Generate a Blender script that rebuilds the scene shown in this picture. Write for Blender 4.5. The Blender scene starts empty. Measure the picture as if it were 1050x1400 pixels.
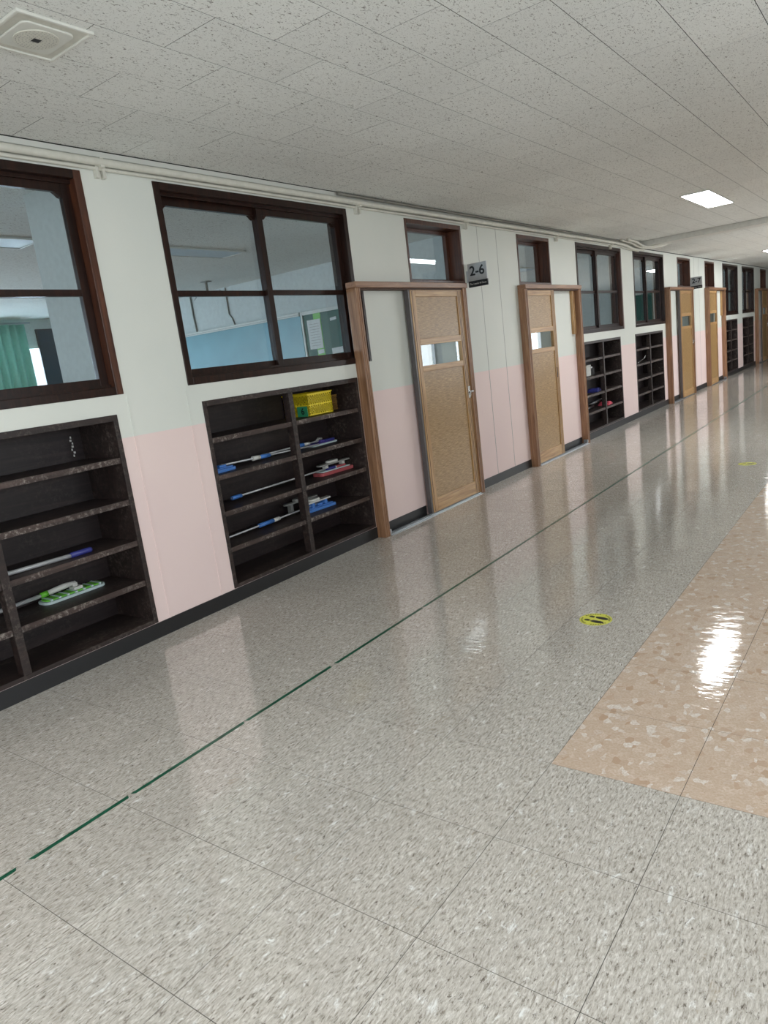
import bpy, bmesh, math, random
from mathutils import Vector, Matrix
random.seed(7)
C = bpy.context.scene.collection
PI = math.pi

# ------------------------------------------------------------------ camera
cam = bpy.data.cameras.new('camera'); camo = bpy.data.objects.new('camera', cam); C.objects.link(camo)
FPX, YAW, PITCH, ROLL = 973.15, -37.283, -12.104, -7.207
def cam_axes():
    y, p, r = (math.radians(v) for v in (YAW, PITCH, ROLL))
    F = Vector((math.sin(y)*math.cos(p), math.cos(y)*math.cos(p), math.sin(p)))
    R = F.cross(Vector((0, 0, 1))).normalized(); U = R.cross(F)
    return R*math.cos(r)+U*math.sin(r), -R*math.sin(r)+U*math.cos(r), F
R_, U_, F_ = cam_axes()
camo.matrix_world = Matrix(((R_.x, U_.x, -F_.x, 3.617), (R_.y, U_.y, -F_.y, 0.0), (R_.z, U_.z, -F_.z, 1.471), (0, 0, 0, 1)))
cam.sensor_fit = 'VERTICAL'; cam.sensor_height = 24.0; cam.lens = 24.0*FPX/1400.0
cam.clip_start = 0.05; cam.clip_end = 200
bpy.context.scene.camera = camo

# ------------------------------------------------------------------ exposure
vs = bpy.context.scene.view_settings
vs.view_transform = 'Standard'; vs.look = 'None'; vs.gamma = 1.0; vs.use_curve_mapping = False
vs.exposure = 0.34

# ------------------------------------------------------------------ world (overcast sky)
w = bpy.data.worlds.new('world'); bpy.context.scene.world = w; w.use_nodes = True
bg = w.node_tree.nodes['Background']; bg.inputs[0].default_value = (0.80, 0.90, 1.0, 1); bg.inputs[1].default_value = 1.5

# ------------------------------------------------------------------ daylight through the windows
def area(name, loc, rot, sx, sy, power, col):
    l = bpy.data.lights.new(name, 'AREA'); l.shape = 'RECTANGLE'; l.size = sx; l.size_y = sy
    l.energy = power; l.color = col
    o = bpy.data.objects.new(name, l); o.location = loc; o.rotation_euler = rot; C.objects.link(o); return o
XR = 5.4                                  # inner face of the corridor's right wall
WIN_R = [-4.4, -1.9, 0.6, 3.1, 13.4, 16.4, 19.4]   # centres of its unseen windows; far ones added to brighten mid corridor
for i, y in enumerate(WIN_R):
    area('daylight', (XR+0.12, y, 1.65), (0, PI/2, 0), 1.4, 2.1, 25 if y < 5 else 48, (0.93, 0.97, 1.0))
area('daylight', (2.6, -5.6, 1.6), (PI/2, 0, 0), 3.4, 1.8, 60, (0.93, 0.97, 1.0))
ROOM_Y = [(-2.03, 7.06), (7.24, 16.26), (16.44, 25.6)]
for (a, b) in ROOM_Y:
    for k in range(3):
        yc = a + (b-a)*(k+0.5)/3
        area('daylight', (-7.1, yc, 1.65), (0, -PI/2, 0), 1.3, 1.9, 85, (0.66, 0.84, 1.0))

# ------------------------------------------------------------------ materials
def lin(c):
    c = c/255.0
    return c/12.92 if c <= 0.04045 else ((c+0.055)/1.055)**2.4
def rgb(r, g, b): return (lin(r), lin(g), lin(b), 1.0)
class NT:
    def __init__(s, name):
        s.m = bpy.data.materials.new(name); s.m.use_nodes = True
        s.t = s.m.node_tree; s.b = s.t.nodes['Principled BSDF']; s.out = s.t.nodes['Material Output']
    def n(s, typ, **kw):
        nd = s.t.nodes.new(typ)
        for k, v in kw.items(): setattr(nd, k, v)
        return nd
    def l(s, a, b): s.t.links.new(a, b)
    def pos(s, scale=(1, 1, 1), rot=(0, 0, 0), off=None):
        g = s.n('ShaderNodeNewGeometry'); mp = s.n('ShaderNodeMapping')
        mp.inputs['Scale'].default_value = scale; mp.inputs['Rotation'].default_value = rot
        s.l(g.outputs['Position'], mp.inputs['Vector']); return mp.outputs[0]
    def noise(s, vec, scale, detail=4, rough=0.5, dist=0.0):
        nd = s.n('ShaderNodeTexNoise'); nd.inputs['Scale'].default_value = scale
        nd.inputs['Detail'].default_value = detail; nd.inputs['Roughness'].default_value = rough
        nd.inputs['Distortion'].default_value = dist
        if vec is not None: s.l(vec, nd.inputs['Vector'])
        return nd.outputs['Fac']
    def ramp(s, fac, stops, interp='LINEAR'):
        r = s.n('ShaderNodeValToRGB'); r.color_ramp.interpolation = interp
        e = r.color_ramp.elements
        while len(e) < len(stops): e.new(0.5)
        for i, (p, c) in enumerate(stops): e[i].position = p; e[i].color = c
        s.l(fac, r.inputs[0]); return r.outputs[0]
    def mix(s, fac, a, b, typ='MIX'):
        m = s.n('ShaderNodeMix', data_type='RGBA', blend_type=typ)
        for sock, v in ((0, fac), (6, a), (7, b)):
            if hasattr(v, 'is_linked') or hasattr(v, 'links'): s.l(v, m.inputs[sock])
            else: m.inputs[sock].default_value = v
        return m.outputs[2]
    def bump(s, h, strength, dist=0.002, prev=None):
        b = s.n('ShaderNodeBump'); b.inputs['Strength'].default_value = strength; b.inputs['Distance'].default_value = dist
        s.l(h, b.inputs['Height'])
        if prev is not None: s.l(prev, b.inputs['Normal'])
        return b.outputs[0]
    def set(s, **kw):
        for k, v in kw.items():
            i = s.b.inputs[k.replace('_', ' ')]
            if hasattr(v, 'links'): s.l(v, i)
            else: i.default_value = v
        return s.m
BLK, WHT = (0, 0, 0, 1), (1, 1, 1, 1)

def m_plain(name, col, rough=0.5, metal=0.0, var=0.06, scale=25, bump=0.0):
    t = NT(name); f = t.noise(t.pos(), scale, 5)
    a = tuple(c*(1-var) for c in col[:3])+(1,); b = tuple(min(1, c*(1+var)) for c in col[:3])+(1,)
    t.set(Base_Color=t.ramp(f, [(0.3, a), (0.7, b)]), Roughness=rough, Metallic=metal)
    if bump: t.set(Normal=t.bump(t.noise(t.pos(), scale*4, 3), bump, 0.001))
    return t.m

def m_wall():
    t = NT('painted_wall'); g = t.n('ShaderNodeNewGeometry'); sp = t.n('ShaderNodeSeparateXYZ'); t.l(g.outputs['Position'], sp.inputs[0])
    lo = t.n('ShaderNodeMath', operation='LESS_THAN'); t.l(sp.outputs[2], lo.inputs[0]); lo.inputs[1].default_value = 1.21
    pier = t.noise(t.pos((1, 1, 1)), 1.3, 3)
    up = t.ramp(pier, [(0.3, rgb(214, 218, 211)), (0.7, rgb(222, 224, 216))])
    pk = t.ramp(pier, [(0.3, rgb(232, 209, 206)), (0.7, rgb(237, 215, 210))])
    col = t.mix(lo.outputs[0], up, pk)
    n = t.bump(t.noise(t.pos(), 110, 3), 0.22, 0.0015)
    return t.set(Base_Color=col, Roughness=0.5, Normal=n)
def m_upper_paint():
    t = NT('cream_paint'); f = t.noise(t.pos(), 2.0, 4)
    return t.set(Base_Color=t.ramp(f, [(0.3, rgb(212, 213, 205)), (0.7, rgb(222, 222, 214))]), Roughness=0.5, Normal=t.bump(t.noise(t.pos(), 90, 3), 0.2, 0.001))

def tile_random(t):
    oi = t.n('ShaderNodeObjectInfo'); return oi.outputs['Random']
def gloss_normal(t, prev=None):
    # slow unevenness of the wax coat, drawn out across the corridor
    n1 = t.bump(t.noise(t.pos((3.0, 7.0, 1)), 2.2, 3, 0.55), 0.30, 0.006, prev)
    return t.bump(t.noise(t.pos((30, 60, 1)), 1.0, 3, 0.6), 0.16, 0.0012, n1)
def m_floor():
    t = NT('grey_marbled_vinyl')
    v = t.pos((1.0, 0.24, 1), (0, 0, 0))
    big = t.noise(v, 9, 4, 0.6)
    fine = t.noise(v, 150, 6, 0.75, 0.4)
    base = t.ramp(fine, [(0.34, rgb(122, 112, 100)), (0.45, rgb(186, 179, 169)), (0.55, rgb(208, 202, 193)), (0.66, rgb(236, 232, 226))])
    base = t.mix(t.ramp(big, [(0.4, BLK), (0.75, (0.45, 0.45, 0.45, 1))]), base, rgb(182, 175, 165))
    dark = t.noise(t.pos((1.0, 0.42, 1), (0, 0, 0.12)), 105, 6, 0.75, 0.5)
    base = t.mix(t.ramp(dark, [(0.575, BLK), (0.64, (0.9, 0.9, 0.9, 1))]), base, rgb(96, 86, 76))
    wh = t.noise(t.pos((1.0, 0.48, 1), (0, 0, -0.12)), 36, 8, 0.78, 0.5)
    base = t.mix(t.ramp(wh, [(0.57, BLK), (0.66, (0.9, 0.9, 0.9, 1))]), base, rgb(243, 243, 240))
    br = t.noise(t.pos((1.0, 0.5, 1)), 24, 5, 0.7, 1.0)
    base = t.mix(t.ramp(br, [(0.63, BLK), (0.70, (0.5, 0.5, 0.5, 1))]), base, rgb(166, 150, 128))
    hv = t.n('ShaderNodeHueSaturation'); t.l(base, hv.inputs['Color'])
    mr = t.n('ShaderNodeMapRange'); t.l(tile_random(t), mr.inputs[0]); mr.inputs[3].default_value = 0.97; mr.inputs[4].default_value = 1.03
    t.l(mr.outputs[0], hv.inputs['Value'])
    rr = t.ramp(t.noise(t.pos((3, 1, 1)), 2.0, 4, 0.6), [(0.3, (0.04, 0.04, 0.04, 1)), (0.7, (0.08, 0.08, 0.08, 1))])
    return t.set(Base_Color=hv.outputs[0], Roughness=rr, Normal=gloss_normal(t), IOR=1.8)
def m_beige():
    t = NT('beige_terrazzo_vinyl')
    vo = t.n('ShaderNodeTexVoronoi', feature='F1'); vo.inputs['Scale'].default_value = 42
    wv = t.n('ShaderNodeVectorMath', operation='ADD'); p = t.pos((1, 0.8, 1)); t.l(p, wv.inputs[0])
    nz = t.n('ShaderNodeTexNoise'); nz.inputs['Scale'].default_value = 30; nz.inputs['Detail'].default_value = 4; t.l(p, nz.inputs['Vector'])
    sc = t.n('ShaderNodeVectorMath', operation='SCALE'); sc.inputs['Scale'].default_value = 0.02; t.l(nz.outputs['Color'], sc.inputs[0])
    t.l(sc.outputs[0], wv.inputs[1]); t.l(wv.outputs[0], vo.inputs['Vector'])
    s = t.n('ShaderNodeSeparateColor'); t.l(vo.outputs['Color'], s.inputs[0])
    cells = t.ramp(s.outputs[0], [(0.0, rgb(209, 187, 167)), (0.45, rgb(214, 193, 174)), (0.74, rgb(222, 203, 186)), (0.84, rgb(196, 166, 140)), (0.94, rgb(236, 228, 220))])
    fine = t.noise(t.pos(), 110, 5, 0.7)
    c = t.mix(t.ramp(fine, [(0.40, (0.55, 0.55, 0.55, 1)), (0.60, BLK)]), cells, rgb(190, 162, 136))
    d = t.noise(t.pos((1, .5, 1)), 75, 3, 0.6, 1)
    c = t.mix(t.ramp(d, [(0.68, BLK), (0.74, (0.7, 0.7, 0.7, 1))]), c, rgb(158, 132, 106))
    return t.set(Base_Color=c, Roughness=0.06, Normal=gloss_normal(t), IOR=1.7)
def m_ceiling():
    t = NT('fissured_ceiling_board')
    p1 = t.noise(t.pos((1, 0.45, 1), (0, 0, 0.5)), 110, 3, 0.55, 1.2)
    p2 = t.noise(t.pos(), 210, 2, 0.5)
    dens = t.noise(t.pos(), 14, 2)
    a = t.ramp(p1, [(0.60, BLK), (0.66, WHT)]); b = t.ramp(p2, [(0.62, BLK), (0.72, (0.7, 0.7, 0.7, 1))])
    pit = t.mix(1.0, a, b, 'LIGHTEN')
    soft = t.ramp(t.noise(t.pos(), 1.1, 4), [(0.3, rgb(226, 228, 224)), (0.7, rgb(234, 236, 232))])
    hv = t.n('ShaderNodeHueSaturation'); t.l(soft, hv.inputs['Color'])
    mr = t.n('ShaderNodeMapRange'); t.l(tile_random(t), mr.inputs[0]); mr.inputs[3].default_value = 0.975; mr.inputs[4].default_value = 1.02
    t.l(mr.outputs[0], hv.inputs['Value'])
    return t.set(Base_Color=t.mix(pit, hv.outputs[0], rgb(132, 130, 124)), Roughness=0.9)
def m_wood(name, c1, c2, c3, rough=0.35, axis='z', scale=1.0, worn=None, coat=0.0, spec=0.5):
    t = NT(name)
    s = {'z': (40, 40, 2.2), 'y': (40, 2.2, 40), 'h': (60, 5, 60)}[axis]
    g = t.noise(t.pos(tuple(v*scale for v in s)), 1.0, 5, 0.6, 0.8)
    col = t.ramp(g, [(0.28, c1), (0.5, c2), (0.72, c3)])
    if worn:
        wn = t.noise(t.pos((1, 1, 1)), 38, 8, 0.8); wm = t.noise(t.pos((1, 1, 1)), 5, 3)
        mk = t.mix(1.0, t.ramp(wn, [(0.50, BLK), (0.68, WHT)]), t.ramp(wm, [(0.40, BLK), (0.62, (0.8, 0.8, 0.8, 1))]), 'MULTIPLY')
        col = t.mix(mk, col, worn)
    return t.set(Base_Color=col, Roughness=rough, Normal=t.bump(g, 0.15, 0.001), Coat_Weight=coat, Coat_Roughness=0.15, Specular_IOR_Level=spec)
def m_oak():
    t = NT('oak_veneer'); g = t.noise(t.pos((30, 14, 190)), 1.0, 5, 0.65, 0.3)
    g2 = t.noise(t.pos((10, 1.2, 8)), 1.0, 3)
    col = t.ramp(g, [(0.32, rgb(122, 92, 54)), (0.5, rgb(162, 128, 82)), (0.68, rgb(194, 162, 114))])
    col = t.mix(t.ramp(g2, [(0.4, BLK), (0.7, (0.35, 0.35, 0.35, 1))]), col, rgb(150, 118, 74))
    return t.set(Base_Color=col, Roughness=0.35, Normal=t.bump(g, 0.12, 0.001))
def m_glass(name='window_glass', tint=(0.93, 0.97, 0.98, 1)):
    t = NT(name); t.t.nodes.remove(t.b)
    tr = t.n('ShaderNodeBsdfTransparent'); tr.inputs[0].default_value = tint
    gl = t.n('ShaderNodeBsdfGlossy'); gl.inputs['Roughness'].default_value = 0.012
    fr = t.n('ShaderNodeFresnel'); ge = t.n('ShaderNodeNewGeometry'); mr = t.n('ShaderNodeMapRange')
    t.l(ge.outputs['Backfacing'], mr.inputs[0]); mr.inputs[3].default_value = 1.5; mr.inputs[4].default_value = 1/1.5
    t.l(mr.outputs[0], fr.inputs[0])
    mx = t.n('ShaderNodeMixShader'); t.l(fr.outputs[0], mx.inputs[0]); t.l(tr.outputs[0], mx.inputs[1]); t.l(gl.outputs[0], mx.inputs[2])
    t.l(mx.outputs[0], t.out.inputs[0]); return t.m
def m_emit(name, col, s):
    t = NT(name); t.b.inputs['Base Color'].default_value = col
    t.b.inputs['Emission Color'].default_value = col; t.b.inputs['Emission Strength'].default_value = s
    f = t.noise(t.pos(), 3, 1); return t.m

M = {}
M['wall'] = m_wall(); M['cream'] = m_upper_paint()
M['floor'] = m_floor(); M['beige'] = m_beige(); M['ceil'] = m_ceiling()
M['grout'] = m_plain('dark_joint', rgb(70, 66, 60), 0.8)
M['cgrout'] = m_plain('ceiling_joint', rgb(38, 37, 35), 0.9)
M['black'] = m_plain('black_skirting', rgb(30, 30, 32), 0.45)
M['dark'] = m_wood('dark_varnished_wood', rgb(24, 14, 11), rgb(38, 22, 17), rgb(54, 31, 23), 0.3, 'z', spec=0.3)
M['darkh'] = m_wood('dark_varnished_rail', rgb(24, 14, 11), rgb(36, 22, 17), rgb(52, 31, 24), 0.3, 'y', spec=0.3)
M['red'] = m_wood('reddish_brown_wood', rgb(50, 27, 19), rgb(74, 42, 28), rgb(98, 58, 38), 0.35, 'z')
M['shelf'] = m_wood('worn_dark_shelf_wood', rgb(26, 19, 17), rgb(40, 29, 27), rgb(56, 41, 37), 0.5, 'y', worn=rgb(118, 108, 100))
M['edge'] = m_wood('worn_shelf_edge', rgb(40, 29, 26), rgb(60, 46, 42), rgb(84, 68, 62), 0.55, 'y', worn=rgb(190, 182, 172))
M['shelfin'] = m_wood('dark_shelf_lining', rgb(24, 18, 19), rgb(36, 27, 28), rgb(50, 38, 38), 0.45, 'y', worn=rgb(66, 58, 54))
M['frame'] = m_wood('oak_door_frame', rgb(112, 80, 58), rgb(144, 106, 78), rgb(172, 134, 102), 0.35, 'z')
M['frameh'] = m_wood('oak_door_frame_head', rgb(116, 82, 62), rgb(146, 108, 82), rgb(172, 134, 104), 0.35, 'y')
M['oak'] = m_oak()
M['stile'] = m_wood('oak_stile', rgb(142, 104, 62), rgb(176, 136, 88), rgb(200, 162, 112), 0.35, 'z')
M['rail'] = m_wood('oak_rail', rgb(148, 108, 66), rgb(182, 142, 94), rgb(204, 168, 118), 0.35, 'y')
M['groove'] = m_plain('dark_groove', rgb(74, 50, 34), 0.6)
M['alu'] = m_plain('aluminium', rgb(176, 180, 184), 0.32, 0.85)
M['greyedge'] = m_plain('grey_edge_seal', rgb(92, 88, 88), 0.4, 0.3)
M['chrome'] = m_plain('chrome', rgb(190, 190, 190), 0.18, 1.0)
M['white'] = m_plain('white_plastic', rgb(214, 214, 208), 0.4)
M['pipe'] = m_plain('cream_painted_pipe', rgb(206, 205, 194), 0.45)
M['cable'] = m_plain('grey_cable', rgb(120, 118, 110), 0.6)
M['glass'] = m_glass()
M['lamp'] = m_emit('lit_diffuser', (0.95, 0.98, 1.0, 1), 21.0)
M['lampoff'] = m_plain('unlit_diffuser', rgb(196, 206, 214), 0.4)
M['tape'] = None
def m_tape():
    t = NT('green_floor_tape'); f = t.noise(t.pos((8, 3, 1)), 4, 5, .7)
    return t.set(Base_Color=t.ramp(f, [(0.35, rgb(18, 66, 48)), (0.65, rgb(38, 104, 78))]), Roughness=0.3)
M['tape'] = m_tape()
M['signsilver'] = m_plain('brushed_silver_sign', rgb(176, 176, 176), 0.35, 0.35)
M['signblack'] = m_plain('black_sign_face', rgb(22, 26, 32), 0.3)
M['ink'] = m_plain('black_ink', rgb(14, 15, 18), 0.4)
M['sticker'] = m_plain('yellow_sticker', rgb(222, 222, 84), 0.35)
M['yellow'] = m_plain('yellow_plastic', rgb(240, 214, 40), 0.4)
M['olive'] = m_plain('brownish_cardboard', rgb(140, 104, 48), 0.7)
M['greencard'] = m_plain('green_card', rgb(58, 158, 112), 0.5)
M['blue'] = m_plain('blue_plastic', rgb(74, 128, 204), 0.4)
M['navy'] = m_plain('navy_plastic', rgb(52, 56, 128), 0.4)
M['purple'] = m_plain('purple_fabric', rgb(72, 58, 140), 0.7)
M['redp'] = m_plain('red_mop_pad', rgb(176, 84, 88), 0.7)
M['pinkp'] = m_plain('pink_plastic', rgb(230, 90, 110), 0.5)
M['lime'] = m_plain('lime_plastic', rgb(110, 196, 60), 0.4)
M['pad'] = m_plain('pale_mop_pad', rgb(196, 214, 214), 0.8)
M['polewhite'] = m_plain('white_metal_pole', rgb(206, 208, 210), 0.3, 0.3)
M['greyp'] = m_plain('grey_plastic', rgb(150, 150, 146), 0.45)
M['darkstuff'] = m_plain('black_plastic', rgb(30, 30, 34), 0.35)
M['roomwall'] = m_plain('classroom_paint', rgb(206, 210, 208), 0.6)
M['roomfloor'] = m_wood('classroom_floor', rgb(120, 86, 56), rgb(150, 110, 74), rgb(172, 130, 92), 0.35, 'y')
M['board'] = m_plain('blue_board_face', rgb(104, 158, 172), 0.35, 0, 0.1, 3)
M['green'] = m_plain('green_chalkboard', rgb(34, 92, 78), 0.5, 0, 0.1, 4)
M['paper'] = m_plain('white_paper', rgb(226, 228, 226), 0.7)
M['curtain'] = m_plain('mint_curtain', rgb(150, 214, 196), 0.8)
M['tv'] = m_plain('dark_glass_board', rgb(38, 52, 66), 0.25)

# ------------------------------------------------------------------ mesh helpers
class MB:
    def __init__(s): s.v = []; s.f = []; s.mi = []
    def box(s, x0, x1, y0, y1, z0, z1, mi=0):
        b = len(s.v); s.v += [(x, y, z) for z in (z0, z1) for y in (y0, y1) for x in (x0, x1)]
        for q in ((0, 2, 3, 1), (4, 5, 7, 6), (0, 1, 5, 4), (2, 6, 7, 3), (0, 4, 6, 2), (1, 3, 7, 5)):
            s.f.append(tuple(b+i for i in q)); s.mi.append(mi)
        return s
    def tube(s, pts, r, n=10, mi=0):
        pts = [Vector(p) for p in pts]; rs = r if isinstance(r, (list, tuple)) else [r]*len(pts); b = len(s.v)
        for i, p in enumerate(pts):
            d = (pts[min(i+1, len(pts)-1)]-pts[max(i-1, 0)]).normalized()
            a = d.cross(Vector((0, 0, 1)) if abs(d.z) < 0.9 else Vector((1, 0, 0))).normalized(); c = d.cross(a)
            for k in range(n):
                t = 2*PI*k/n; s.v.append(tuple(p+(a*math.cos(t)+c*math.sin(t))*rs[i]))
        for i in range(len(pts)-1):
            for k in range(n):
                q = b+i*n; s.f.append((q+k, q+(k+1) % n, q+n+(k+1) % n, q+n+k)); s.mi.append(mi)
        s.f.append(tuple(b+k for k in reversed(range(n)))); s.mi.append(mi)
        e = b+(len(pts)-1)*n; s.f.append(tuple(e+k for k in range(n))); s.mi.append(mi)
        return s
    def prism(s, poly, axis, a0, a1, mi=0):
        """poly: 2D points; axis 'x' -> poly in (y,z); 'y' -> (x,z); 'z' -> (x,y)"""
        b = len(s.v); n = len(poly)
        def P(u, v, w): return {'x': (w, u, v), 'y': (u, w, v), 'z': (u, v, w)}[axis]
        for w in (a0, a1): s.v += [P(u, v, w) for u, v in poly]
        s.f.append(tuple(b+i for i in reversed(range(n)))); s.mi.append(mi)
        s.f.append(tuple(b+n+i for i in range(n))); s.mi.append(mi)
        for i in range(n):
            j = (i+1) % n; s.f.append((b+i, b+j, b+n+j, b+n+i)); s.mi.append(mi)
        return s
    def mesh(s, name, mats):
        me = bpy.data.meshes.new(name); me.from_pydata(s.v, [], s.f)
        for m in (mats if isinstance(mats, (list, tuple)) else [mats]): me.materials.append(m)
        me.polygons.foreach_set('material_index', s.mi)
        bm = bmesh.new(); bm.from_mesh(me); bmesh.ops.recalc_face_normals(bm, faces=bm.faces); bm.to_mesh(me); bm.free()
        return me
    def build(s, name, mats, parent=None, bevel=0, smooth=False, loc=None):
        o = bpy.data.objects.new(name, s.mesh(name, mats)); C.objects.link(o)
        if parent is not None: o.parent = parent
        if loc is not None: o.location = loc
        if bevel:
            b = o.modifiers.new('bevel', 'BEVEL'); b.width = bevel; b.segments = 2; b.limit_method = 'ANGLE'; b.angle_limit = math.radians(40)
        if smooth:
            for p in o.data.polygons: p.use_smooth = len(p.vertices) < 8
        return o
def tag(o, label=None, cat=None, group=None, kind=None):
    for k, v in (('label', label), ('category', cat), ('group', group), ('kind', kind)):
        if v: o[k] = v
    return o
def empty(name, loc, label=None, cat=None, group=None, kind=None):
    o = bpy.data.objects.new(name, None); o.location = loc; o.empty_display_size = 0.1; C.objects.link(o)
    return tag(o, label, cat, group, kind)
def linkmesh(name, me, parent=None, loc=(0, 0, 0)):
    o = bpy.data.objects.new(name, me); o.location = loc; C.objects.link(o)
    if parent is not None: o.parent = parent
    return o

# ------------------------------------------------------------------ floor
Y0, Y1 = -6.0, 34.0
FT, FX, FY = 0.438, 2.619, 1.221
fl = MB().box(-0.0, XR+0.3, Y0, Y1, -0.12, -0.0007).build('floor', M['grout'])
tag(fl, 'grey marbled corridor floor with a beige tiled area and a polished shine', 'floor', kind='structure')
g = 0.0010
tile_grey = MB().box(g, FT-g, g, FT-g, -0.0007, 0).mesh('floor_tile', M['floor'])
tile_beige = MB().box(g, FT-g, g, FT-g, -0.0007, 0).mesh('floor_tile', M['beige'])
far_g, far_b = MB(), MB()
x_start = FX-6*FT
for j in range(-17, 76):
    for i in range(0, 13):
        x = x_start+i*FT; y = FY+j*FT
        beige = (i >= 6 and 2 <= j)
        if i < 9 and -3 <= j <= 17:
            linkmesh('floor_tile', tile_beige if beige else tile_grey, fl, (x, y, 0))
        else:
            xa = max(x, 0.0)
            (far_b if beige else far_g).box(xa+g, min(x+FT, XR)-g, y+g, y+FT-g, -0.0007, 0)
tag(far_g.build('distant_floor_tiles', M['floor'], fl), kind='stuff')
tag(far_b.build('distant_beige_tiles', M['beige'], fl), 'beige floor tiles', kind='stuff')

# ------------------------------------------------------------------ ceilings
H = 2.75; H2 = 2.685; YB = 12.03
ce = MB().box(-0.2, XR+0.3, Y0, YB, H+0.0008, H+0.1).box(-0.2, XR+0.3, YB+0.1, Y1, H2+0.0008, H2+0.1).build('ceiling', M['cgrout'])
tag(ce, 'pale fissured acoustic board ceiling over the corridor', 'ceiling', kind='structure')
CW, CL, QX, QY = 0.300, 0.610, 1.238, 2.097
g = 0.0018
ctile = MB().box(g, CW-g, g, CL-g, 0, 0.0008).mesh('ceiling_tile', M['ceil'])
farc = MB()
for i in range(-4, 15):
    off = 0 if i % 2 == 0 else CL/2
    x = QX+i*CW
    for j in range(-14, 60):
        y = QY+off+j*CL
        z = H
        if y >= Y1-CL: continue
        if y < YB+0.32 and y+CL > YB:
            if y < YB: farc.box(x+g, x+CW-g, y+g, YB-0.012, H, H+0.0008)
            if y+CL > YB+0.325: farc.box(x+g, x+CW-g, YB+0.3, y+CL-g, H2, H2+0.0008)
            continue
        if y > YB: z = H2
        if i <= 8 and -4 <= j and y < 8.5:
            linkmesh('ceiling_tile', ctile, ce, (x, y, z-0.0004*random.random()))
        else:
            farc.box(x+g, x+CW-g, y+g, y+CL-g, z, z+0.0008)
tag(farc.build('distant_ceiling_tiles', M['ceil'], ce), kind='stuff')
tag(MB().box(-0.0, XR, YB, YB+0.32, H2-0.012, H+0.004).build('trim_1', M['white'], bevel=0.004),
    'smooth cream beam crossing the ceiling where it drops, beyond the lit panel', 'ceiling beam', kind='structure')
tag(MB().box(0, 0.022, Y0, YB, 2.722, 2.75).build('trim_2', M['cream']),
    'thin cream moulding along the top of the left wall under the ceiling', 'moulding', kind='structure')

# ------------------------------------------------------------------ left wall
WT = 0.20
winA = [(2.92, 4.745), (12.04, 13.80), (21.2, 22.95)]
winB = [(0.64, 2.458), (9.59, 11.45), (18.80, 20.62)]
shA = [(3.005, 4.615), (11.98, 13.59), (21.2, 22.80)]
shB = [(0.775, 2.388), (9.64, 11.245), (18.88, 20.49)]
drA = [4.62, 13.80, 23.05]      # left edge of frame
drB = [7.74, 16.93]
WZ = (1.455, 2.645); SZ = (0.095, 1.347)
holes = []
for a, b in winA+winB: holes.append((a, b, *WZ))
for a, b in shA+shB: holes.append((a, b, *SZ))
for s in drA:
    holes.append((s+0.90, s+1.68, 0.0, 2.0)); holes.append((s+0.94, s+1.93, 2.09, 2.64))
for s in drB:
    holes.append((s+0.10, s+0.84, 0.0, 2.0)); holes.append((s+0.07, s+0.98, 2.09, 2.64))
def pierced_wall(name, xa, xb, y0, y1, z0, z1, holes, mat, **kw):
    ys = sorted({y0, y1} | {h[0] for h in holes} | {h[1] for h in holes}); zs = sorted({z0, z1} | {h[2] for h in holes} | {h[3] for h in holes})
    ys = [y for y in ys if y0 <= y <= y1]; zs = [z for z in zs if z0 <= z <= z1]
    def solid(i, k):
        if i < 0 or k < 0 or i >= len(ys)-1 or k >= len(zs)-1: return False
        yc = (ys[i]+ys[i+1])/2; zc = (zs[k]+zs[k+1])/2
        return not any(h[0] < yc < h[1] and h[2] < zc < h[3] for h in holes)
    vid = {}; v = []; f = []
    def V(x, y, z):
        key = (x, y, z)
        if key not in vid: vid[key] = len(v); v.append(key)
        return vid[key]
    for i in range(len(ys)-1):
        for k in range(len(zs)-1):
            if not solid(i, k): continue
            a, b, c, d = ys[i], ys[i+1], zs[k], zs[k+1]
            f.append((V(xb, a, c), V(xb, b, c), V(xb, b, d), V(xb, a, d)))
            f.append((V(xa, a, c), V(xa, a, d), V(xa, b, d), V(xa, b, c)))
            if not solid(i-1, k): f.append((V(xa, a, c), V(xb, a, c), V(xb, a, d), V(xa, a, d)))
            if not solid(i+1, k): f.append((V(xb, b, c), V(xa, b, c), V(xa, b, d), V(xb, b, d)))
            if not solid(i, k-1): f.append((V(xa, a, c), V(xa, b, c), V(xb, b, c), V(xb, a, c)))
            if not solid(i, k+1): f.append((V(xa, a, d), V(xb, a, d), V(xb, b, d), V(xa, b, d)))
    me = bpy.data.meshes.new(name); me.from_pydata(v, [], f); me.materials.append(mat)
    o = bpy.data.objects.new(name, me); C.objects.link(o); tag(o, kind='structure', **kw); return o
wl = pierced_wall('wall_left', -WT, 0.0, Y0, Y1, 0.0, H+0.05, holes, M['wall'],
                  label='left corridor wall painted pale grey green above and pink below', cat='wall')
# fine vertical ridges / joints in the wall
for (y, m, d) in [(2.475, 'cream', 1), (2.895, 'cream', 1)]:
    MB().box(0.0, 0.004, y-0.004, y+0.004, 0.09, 1.445).build('joint_strip', M['wall'], wl)
for y in (6.89, 7.31, 16.05, 16.45):
    MB().box(0.0, 0.0012, y-0.003, y+0.003, 0.09, 2.68).build('joint_line', M['greyp'], wl)
# skirting: black strips between the door leaves
bb = MB()
seg = [(Y0, drA[0])]
segs = [(Y0, 4.62), (4.69, 5.40), (6.40, 7.74), (8.60, 9.40), (9.47, 13.80), (13.87, 14.6), (15.58, 16.93), (17.79, 18.59), (18.66, 23.05), (24.8, Y1)]
for a, b in segs: bb.box(0.0, 0.006, a, b, 0.0, 0.092)
tag(bb.build('baseboard_left', M['black']), 'low black skirting strip at the foot of the left wall', 'skirting', kind='structure')

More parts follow.
